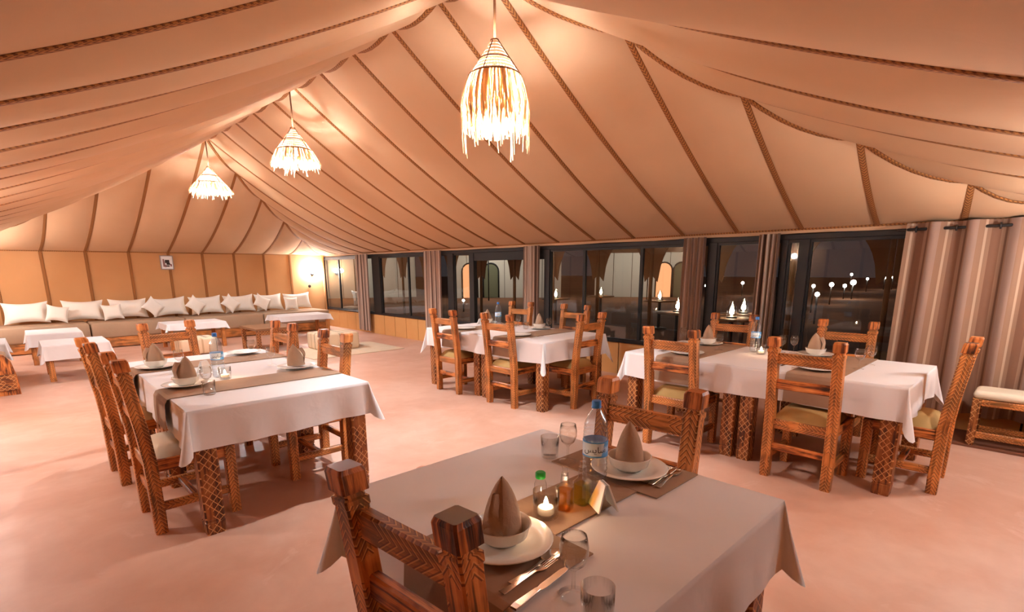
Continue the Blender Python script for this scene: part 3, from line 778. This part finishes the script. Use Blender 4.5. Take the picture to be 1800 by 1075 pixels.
# condiment bottles and paper card on the foreground table
def condiment(x, y, rz, label, liquid):
    t = thing('oil_bottle', label, 'bottle', (x, y, TZ), math.radians(rz), 'small condiment bottles')
    m = MB(); h = .024
    m.loft([((0, 0, z), XA, YA, w, w, w*.35) for z, w in ((0, h), (.004, h*1.05), (.075, h*1.05), (.09, .012), (.12, .0095), (.124, .011))]).obj('bottle_body', 'glass', t)
    MB().loft([((0, 0, z), XA, YA, w, w, w*.3) for z, w in ((.003, h*.92), (.066, h*.92))]).obj('liquid', liquid, t)
    MB().lathe([(.008, .112), (.009, .135), (.0095, .142)], 12).obj('stopper', 'glass', t)
condiment(1.150, .965, 20, 'square bottle of amber vinegar beside the tealight', 'amber')
condiment(1.225, .955, 5, 'small bottle of olive oil behind the amber one', 'green_oil')
t = thing('shaker', 'small clear shaker with a green cap behind the tealight', 'shaker', (1.125, 1.045, TZ))
MB().lathe([(.018, 0), (.020, .004), (.020, .07), (.014, .085), (.013, .09)], 20).obj('jar', 'glass', t); MB().lathe([(.0155, .088), (.0165, .09), (.0165, .106), (.013, .109)], 16).obj('cap', 'green', t)
def card(x, y, rz, label, s=1.0):
    m = MB()
    for k in (-1, 1):
        m.bar((0, .030*k*s, 0), (0, .004*k*s, .095*s), .006, .006)
    m = MB(); a = .085*s; h = .085*s
    for k in (-1, 1):
        m.loft([((0, k*.032*s, .003), XA, YA, a/2, .003, .001), ((0, k*.004*s, h), XA, YA, a/2*.55, .003, .001)])
    return tag(m.obj('folded_paper', 'white', None, loc=(x, y, TZ), rot=(0, 0, math.radians(rz))), label, 'paper napkins')
card(1.245, .885, 60, 'white folded paper napkins beside the oil bottles', 1.0)
card(.935, 4.25, 30, 'white folded paper napkins left of the bottle on the left table', 1.1)
card(4.54, 5.36, 20, 'white folded paper napkins on the middle table', 1.0)

# ------------------------------------------------------------------ pendant lamps
def pendant(y, ztop, rim_r, cone_h, fr_r, fr_len, droop, label, seed):
    rnd = random.Random(seed); zr = ridge(y)[2]
    t = thing('pendant_lamp', label, 'lamp', (RX, y, ztop), 0, 'raffia pendant lamps')
    MB().tube([(0, 0, 0), (.004, 0, (zr-ztop)*.5), (0, 0, zr-ztop-.06)], .009, 8).obj('cord', 'rope', t)
    rows = []
    n = 36; K = 9
    for i in range(K+1):
        s = i/K; r = .022+(rim_r-.022)*s**1.05; rows.append([(r*(1+.015*(i % 2))*math.cos(2*PI*k/n), r*(1+.015*(i % 2))*math.sin(2*PI*k/n), -cone_h*s) for k in range(n+1)])
    sh = MB().grid(rows, True, lambda i, j: (j/n, i/K)).obj('shade', 'woven', t)
    for i in (0, 5, 9):
        s = i/K; r = .022+(rim_r-.022)*s**1.05+.004
        MB().tube([(r*math.cos(2*PI*k/24), r*math.sin(2*PI*k/24), -cone_h*s) for k in range(25)], .005, 6).obj('hoop', 'rope', sh)
    for k in range(4):
        a = k*PI/2+.4; MB().tube([(.026*math.cos(a), .026*math.sin(a), 0), ((rim_r+.006)*math.cos(a), (rim_r+.006)*math.sin(a), -cone_h)], .004, 6).obj('rib', 'rope', sh)
    m = MB()
    for k in range(620):
        a = rnd.uniform(0, 2*PI); L = fr_len*rnd.uniform(.72, 1.05); w = rnd.uniform(.002, .0045)
        if rnd.random() < .07: L *= 1.4
        pts = []; tw = rnd.uniform(-.25, .25); rr = fr_r*rnd.uniform(.93, 1.06)
        for i in range(6):
            s = i/5; r = rim_r+(rr-rim_r)*(math.sin(s*PI/2)**.8 if droop else s); aa = a+tw*s*s*.5
            if droop: r -= .04*max(0, s-.6)
            pts.append((r*math.cos(aa), r*math.sin(aa), -cone_h+.01-L*s, aa))
        rows = [[(x-math.sin(b)*w, y_+math.cos(b)*w, z) , (x+math.sin(b)*w, y_-math.cos(b)*w, z)] for x, y_, z, b in pts]
        m.grid(rows)
    o = m.obj('fringe', 'raffia', t); o['kind'] = 'stuff'
    zb = -cone_h-.03
    MB().lathe([(0, -.05), (.035, -.036), (.05, 0), (.045, .025), (.02, .05), (0, .05)], 20, (0, 0, zb), cap=False).obj('bulb', 'bulb', t)
    MB().lathe([(.02, zb+.045), (.02, zb+.10), (.012, zb+.11)], 12).obj('socket', 'frame', t)
    MB().tube([(0, 0, zb+.1), (0, 0, 0)], .005, 6).obj('inner_cord', 'frame', t)
pendant(2.91, 3.04, .18, .23, .245, .36, True, 'raffia pendant lamp with long shaggy fringe, nearest', 1)
pendant(6.44, 3.13, .20, .25, .27, .18, False, 'raffia pendant lamp with short fringe, middle of the three', 2)
pendant(10.0, 3.19, .22, .26, .32, .17, False, 'raffia pendant lamp farthest away under the roof ridge end', 3)

# wall lamps
def sconce(loc, rz, label, arms=(-1, 1)):
    t = thing('wall_lamp', label, 'lamp', loc, math.radians(rz), 'globe wall lamps')
    MB().lathe([(.05, 0), (.055, .01), (.03, .02)], 20).obj('back_plate', 'frame', t).rotation_euler = (PI/2, 0, 0)
    for s in arms:
        MB().tube([(0, -.015, 0), (.04*s, -.07, -.02), (.075*s, -.09, .02)], .008, 8).obj('arm', 'frame', t)
        MB().lathe([(0, -.055), (.03, -.046), (.052, -.018), (.055, 0), (.052, .018), (.03, .046), (0, .055)], 20, (.085*s, -.09, .075), cap=False).obj('globe', 'sbulb' if s > 0 else 'sbulb', t)
sconce((5.88, YB-.015, 1.42), 0, 'bright double globe wall lamp at the far right corner by the sofa')
sconce((XL+.015, 12.4, 1.42), 90, 'assumed double globe wall lamp on the left wall near the sofa')  # out of view; assumed from the bright left end of the back wall
sconce((XL+.015, 6.7, 1.62), 90, 'assumed double globe wall lamp on the left wall, middle')  # out of view; assumed from the way the left table's shadow falls
sconce((XL+.015, 4.23, 1.70), 90, 'added single globe fill lamp on the left wall beside the left table', (1,))  # added out of view to brighten the near left roof and floor
sconce((3.5, YN+.015, 1.72), 180, 'added single globe fill lamp on the near wall behind the foreground table', (1,))  # added behind the viewpoint as fill light for the foreground
sconce((5.2, YN+.015, 1.50), 180, 'assumed single globe wall lamp on the near wall toward the striped curtain', (1,))  # out of view; assumed from the bright roof edge at the right

# ------------------------------------------------------------------ lounge corner
sofa = thing('sofa', 'long low taupe sofa with carved wooden base along the back wall', 'sofa', (0, 0, 0))
for i in range(4):
    a = -.62+i*1.62; b = a+1.60
    MB().bar((a+.02, 12.97, .11), (b-.02, 12.97, .11), .05, .19).obj('base_board', 'wood_chev', sofa)
    MB().box((a, 12.99, .02), (b, YB-.06, .2)).obj('base', 'wood', sofa)
    MB().rbox((a, 12.93, .205), (b, YB-.05, .505), .03).obj('seat_cushion', 'taupe', sofa)
def pillow_mesh(w, h, t):
    m = MB(); n = 12
    for sgn in (1, -1):
        rows = []
        for i in range(n+1):
            v = -1+2*i/n; row = []
            for j in range(n+1):
                u = -1+2*j/n; x = w/2*u*(1-.10*(1-v*v)); z = h/2*v*(1-.20*(1-u*u))
                row.append((x, sgn*t/2*((1-u**4)*(1-v**4))**.55, z))
            rows.append(row if sgn > 0 else row[::-1])
        m.grid(rows)
    return m.mesh('cushion', 'pillow')
PB, PS = pillow_mesh(.67, .43, .17), pillow_mesh(.34, .34, .12)
for i, x in enumerate((.12, .97, 1.72, 2.46, 3.19, 3.90, 4.59, 5.30)):
    o = put('cushion', PB, None, (x, 13.58, .505+.228), (math.radians(-17), math.radians(random.uniform(-3, 3)), math.radians(random.uniform(-6, 6))))
    tag(o, 'large ivory cushion on the sofa, %s from the left' % ORD[i], 'cushion', 'large ivory sofa cushions')
for i, (x, r) in enumerate(((.56, 12), (1.42, -4), (2.13, 45), (2.93, 42), (3.65, 45), (4.35, 30), (5.05, 3))):
    zz = .69 if abs(r) < 8 else .705 if abs(r) < 25 else .755
    o = put('cushion', PS, None, (x, 13.36, zz), (math.radians(-20), math.radians(r), 0))
    tag(o, 'small ivory scatter cushion on the sofa, %s from the left' % ['first', 'second', 'third', 'fourth', 'fifth', 'sixth', 'seventh'][i], 'cushion', 'small ivory scatter cushions')
def low_table(x0, x1, y0, y1, z, label, cl=None, mat='wood_chev', hh=.20):
    t = thing('low_table', label, 'table', (x0, y0, 0), 0, 'low lounge tables'); w, l = x1-x0, y1-y0
    MB().box((0, 0, z-.04), (w, l, z)).obj('table_top', 'wood' if cl else 'wood_plain', t)
    for x in (.05, w-.05):
        for y in (.05, l-.05): MB().bar((x, y, 0), (x, y, z-.04), .07, .07).obj('leg', mat, t)
    for y in (.04, l-.04): MB().bar((.08, y, z-.08), (w-.08, y, z-.08), .03, .08).obj('apron', mat, t)
    if cl: tablecloth(x0-.004, x1+.004, y0-.004, y1+.004, z+.005, hh, int(x0*100) % 97, cl, flare=.06)
low_table(.06, .74, 11.35, 12.3, .50, 'low table at the left end of the sofa', 'white cloth on the low table touching the left sofa end')
low_table(.18, .90, 9.45, 10.3, .50, 'low table behind the leftmost dining chairs', 'white cloth on the low table behind the leftmost dining chairs')
low_table(2.02, 3.02, 11.55, 12.35, .50, 'low table before the middle of the sofa', 'white cloth on the low table before the middle of the sofa', hh=.12)
low_table(4.15, 5.32, 11.75, 12.45, .50, 'low table before the right end of the sofa', 'white cloth on the low table before the right sofa end', hh=.12)
low_table(3.10, 3.88, 10.0, 10.95, .45, 'bare brown low table before the sofa', None, 'wood_dia')
low_table(-.78, -.20, 10.2, 11.1, .50, 'low table at the left edge of the picture', 'white cloth on the low table at the left picture edge')
def pouf(x0, x1, y0, y1, h, label):
    t = thing('pouf', label, 'pouf', (0, 0, 0), 0, 'striped kilim poufs')
    MB().rbox((x0, y0, 0.012), (x1, y1, h), .035, 3).obj('cushion_body', 'kilim', t)
    m = MB().tube([(x0+.02, y0+.01, h-.03), (x1-.02, y0+.01, h-.03)], .006, 6); m.obj('piping', 'dark_seam', t)
pouf(4.02, 4.76, 9.28, 10.0, .33, 'striped kilim floor pouf on the cream rug')
pouf(2.02, 2.62, 10.65, 11.2, .30, 'striped kilim floor pouf before the middle sofa table')
tag(MB().box((3.55, 8.62, .001), (5.35, 9.98, .012)).obj('rug', 'jute'), 'cream woven rug under the striped pouf', 'rug')
# wooden banquette end at the left edge
bn = thing('wooden_bench', 'wooden bench with rounded carved end panel at the left edge', 'bench', (0, 0, 0))
prof = [(-.90, .0), (-.11, .0), (-.115, .22), (-.15, .42), (-.20, .50), (-.30, .54), (-.90, .56)]
m = MB(); a = [m.pt((x, 8.80, z)) for x, z in prof]; b = [m.pt((x, 8.86, z)) for x, z in prof]
m.face(a, [(x, z) for x, z in prof]); m.face(b[::-1], [(x, z) for x, z in prof[::-1]])
for i in range(len(prof)):
    j = (i+1) % len(prof); m.face((a[j], a[i], b[i], b[j]), [(0, 0), (.06, 0), (.06, .2), (0, .2)])
m.obj('end_panel', 'wood', bn)
MB().bar((-.88, 8.79, .16), (-.13, 8.79, .16), .025, .20).obj('carved_skirt', 'wood_dia', bn)
MB().rbox((-.90, 8.87, .24), (-.20, 9.9, .44), .03).obj('seat_cushion', 'taupe', bn)
MB().box((-.90, 8.87, .0), (-.22, 9.9, .235)).obj('base', 'wood', bn)
# bench with white cushion at the right
st = thing('cushioned_stool', 'carved wooden stool with white cushion by the striped curtain', 'stool', (5.845, -.02, .02))
for x in (-.125, .125):
    for y in (-.33, .33): MB().bar((x, y, 0), (x, y, .40), .055, .055).obj('leg', 'wood_dia', st)
for z in (.37, .09):
    for y in (-.33, .33): MB().bar((-.10, y, z), (.10, y, z), .035, .055).obj('end_rail', 'wood_chev', st)
    for x in (-.125, .125): MB().bar((x, -.30, z), (x, .30, z), .035, .055).obj('side_rail', 'wood_chev', st)
MB().rbox((-.15, -.36, .40), (.15, .36, .47), .03, 3).obj('cushion', 'seat_white', st)
tag(MB().box((5.68, -.44, .001), (6.20, .80, .018)).obj('floor_mat', 'step'), 'brown floor strip under the stool along the striped curtain', 'mat')
# framed picture on the back wall
pf = thing('picture_frame', 'small white framed dark print hung on the back wall', 'picture', (2.585, YB-.03, 1.69))
W2, H2 = .125, .155
for lo, hi in (((-W2, -.012, H2-.018), (W2, .01, H2)), ((-W2, -.012, -H2), (W2, .01, -H2+.018)), ((-W2, -.012, -H2+.018), (-W2+.018, .01, H2-.018)), ((W2-.018, -.012, -H2+.018), (W2, .01, H2-.018))):
    MB().box(lo, hi).obj('frame_bar', 'silver', pf)
MB().box((-W2+.018, -.002, -H2+.018), (W2-.018, .008, H2-.018)).obj('mount', 'white', pf)
for i, (x0, x1, z0, z1, mt) in enumerate(((-.075, -.045, -.09, .075, 'print_mid'), (-.045, -.03, -.07, .03, 'print_grey'), (-.035, .05, -.01, .06, 'print_dark'), (-.01, .06, -.05, -.01, 'print_dark'), (-.02, .045, -.09, -.06, 'print_dark'), (.06, .09, -.085, -.03, 'print_mid'), (-.05, -.015, -.10, -.05, 'print_mid'))):
    MB().box((x0, -.0035-.0002*i, z0), (x1, -.002, z1)).obj('print_patch', mt, pf)
sw = thing('wall_switch', 'small dark round switch on the wall below the bright lamp', 'switch', (5.78, YB-.01, 1.09))
MB().lathe([(.04, 0), (.042, .008), (.03, .015)], 16).obj('switch_plate', 'dark_seam', sw).rotation_euler = (PI/2, 0, 0)
MB().box((-.01, -.026, -.014), (.01, -.014, .014)).obj('toggle', 'frame', sw)

# ------------------------------------------------------------------ outside: desert camp at night
gnd = MB().grid([[(XR+.12+90*(i/12)**2, -40+140*j/14, -.03) for i in range(13)] for j in range(15)], False).obj('desert_ground', 'sand')
tag(gnd, 'dark sandy desert ground outside the windows', None, None, 'structure')
def awning(y0, y1, x, label):
    t = thing('arched_awning', label, 'awning', (x, 0, 0), 0, 'arched awning panels outside'); n = 24; h0, ht = 1.38, 2.5; r = (y1-y0)/2*.80; yc = (y0+y1)/2
    top = []; bot = []
    for j in range(n+1):
        u = -1+2*j/n; y = yc+u*((y1-y0)/2-.034)
        a = abs(u)/.80
        if a < 1: z = h0+.56*(1-a**2.2)**.62*(1.0)
        else: z = h0-.10*(1-(a-1)/.25)
        bot.append((y, z)); top.append((y, ht))
    m = MB()
    for dx in (0, .012):
        m.grid([[(dx, y, z) for y, z in top], [(dx, y, z) for y, z in bot]], False)
    m.grid([[(0, y, z) for y, z in bot], [(.012, y, z) for y, z in bot]], False)
    m.obj('valance', 'awning', t)
    MB().tube([(0, y0, -.03), (0, y0, ht)], .03, 8).obj('pole', 'awning', t)
for k in range(13):
    awning(.30+1.03*k, .30+1.03*(k+1), XR+1.05, 'brown scalloped awning arch outside the windows, %s from the striped curtain' % ORD[k])
def camp_tent(x, y, w, h, d, rz, label, doors=()):
    t = thing('camp_tent', label, 'tent', (x, y, -.03), math.radians(rz))
    k = max(4, int(w/.9))
    for i in range(k):
        a = -w/2+w*i/k; b = -w/2+w*(i+1)/k
        MB().box((a+.01, 0, 0), (b-.01, .04, h)).obj('wall_panel', 'tent_out', t)
        if i: MB().box((a-.012, -.01, 0), (a+.012, .03, h)).obj('seam', 'dark_seam', t)
    for sx_ in (-1, 1): MB().box((sx_*w/2-.02, .04, 0), (sx_*w/2+.02, d, h)).obj('side_wall', 'tent_out', t)
    m = MB(); e = [m.pt(p) for p in ((-w/2-.1, -.1, h), (w/2+.1, -.1, h), (w/2+.1, d, h), (-w/2-.1, d, h), (-w/4, d/2, h+1.1), (w/4, d/2, h+1.1))]
    for f in ((0, 1, 5, 4), (1, 2, 5), (2, 3, 4, 5), (3, 0, 4)): m.face([e[q] for q in f])
    m.obj('roof', 'awning', t)
    for cx, mt in doors:
        dw, dh = .42, 1.45; prof = [(cx-dw, .02), (cx+dw, .02), (cx+dw, dh)]+[(cx+dw*math.cos(PI*q/10), dh+dw*math.sin(PI*q/10)) for q in range(1, 11)]
        m = MB(); a = [m.pt((x_, -.025, z_)) for x_, z_ in prof]; m.face(a); dr = m.obj('door', mt, t)
        MB().tube([(x_, -.03, z_) for x_, z_ in prof[1:]+[prof[0]]], .045, 6).obj('door_frame', 'frame', dr)
camp_tent(19.6, 21.0, 6.2, 2.3, 4, -43, 'pale camp tent with a lit arched doorway seen through the open door', ((-1.9, 'warm_in'), (-.75, 'green_door')))
camp_tent(14.2, 27.0, 6.0, 2.3, 4, -28, 'pale camp tent beyond the left windows')
camp_tent(25.0, 15.8, 5.0, 2.4, 4, -58, 'pale camp tent beyond the middle windows', ((1.2, 'warm_in'), (2.1, 'green_door')))
LM = {}
LM['body'] = MB().lathe([(.07, 0), (.08, .02), (.075, .03), (.07, .16), (.03, .22), (.01, .26)], 12).mesh('lantern_glass', 'glass')
LM['fl'] = MB().lathe([(.005, .03), (.035, .06), (.035, .11), (.005, .16)], 12).mesh('flame', 'lantern')
LM['base'] = MB().lathe([(.085, -.02), (.085, 0), (.06, .01)], 12).mesh('base', 'frame')
def lantern(x, y, z, label, s=1.0):
    t = thing('lantern', label, 'lantern', (x, y, z), 0, 'lanterns outside')
    for nm, me in (('glass_body', LM['body']), ('flame', LM['fl']), ('base', LM['base'])): put(nm, me, t, scale=(s, s, s))
def out_table(x, y, label):
    t = thing('terrace_table', label, 'table', (x, y, -.03), 0, 'terrace tables')
    MB().lathe([(.02, .70), (.40, .70), (.41, .715), (.40, .73), (0, .73)], 24).obj('table_top', 'wood_plain', t)
    MB().tube([(0, 0, 0), (0, 0, .70)], .04, 8).obj('pedestal', 'frame', t); MB().lathe([(.22, 0), (.2, .03), (.03, .04)], 16).obj('foot', 'frame', t)
for i, (x, y) in enumerate(((8.45, 3.60), (9.5, 3.84), (9.0, 4.86), (12.0, 7.0), (11.0, 9.68), (13.0, 9.6))):
    nm = ['first', 'second', 'third', 'fourth', 'fifth', 'sixth'][i]
    out_table(x, y, 'small round terrace table outside the windows, %s from the tent' % nm)
    lantern(x, y, .722, 'lit lantern on the %s terrace table outside' % nm)
def lamp_post(x, y, h, label, s):
    t = thing('lamp_post', label, 'lamp', (x, y, -.03), 0, 'far camp lamps')
    MB().tube([(0, 0, 0), (0, 0, h-s)], .03, 6).obj('post', 'frame', t)
    MB().lathe([(0, -s), (s*.7, -s*.7), (s, 0), (s*.7, s*.7), (0, s)], 12, (0, 0, h), cap=False).obj('lamp_head', 'far_lamp', t)
for i, (x, y, h, s) in enumerate(((16, 4.5, .82, .06), (20, 5.77, .92, .06), (25, 6.53, .84, .09), (30, 7.25, .65, .09), (30, 6.90, .82, .13), (40, 8.44, .82, .08), (45, 8.47, .82, .08), (45, 7.98, .86, .08), (40, 9.36, 1.1, .08), (30, 12.3, .72, .08), (22, 10.6, .79, .06), (12, 15.1, .42, .05))):
    lamp_post(x, y, h, 'distant glowing camp lamp beyond the windows, %s nearest' % ORD[i], s)

def flood(x, y, h, label):  # added light source that brightens the pale tent walls
    t = thing('added_flood', label, 'lamp', (x, y, -.03), 0, 'added floodlights by the tents')
    MB().tube([(0, 0, 0), (0, 0, h-.12)], .03, 6).obj('post', 'frame', t)
    MB().lathe([(0, -.12), (.08, -.09), (.11, 0), (.08, .09), (0, .12)], 12, (0, 0, h), cap=False).obj('lamp_head', 'yard', t)
M['yard'] = emit('added_flood', (1, .93, .82, 1), 240)
flood(17.2, 19.6, 2.9, 'added floodlight before the tent with the lit doorway')
flood(12.6, 24.6, 2.9, 'added floodlight before the tent beyond the left windows')
flood(22.6, 13.9, 2.9, 'added floodlight before the tent beyond the middle windows')
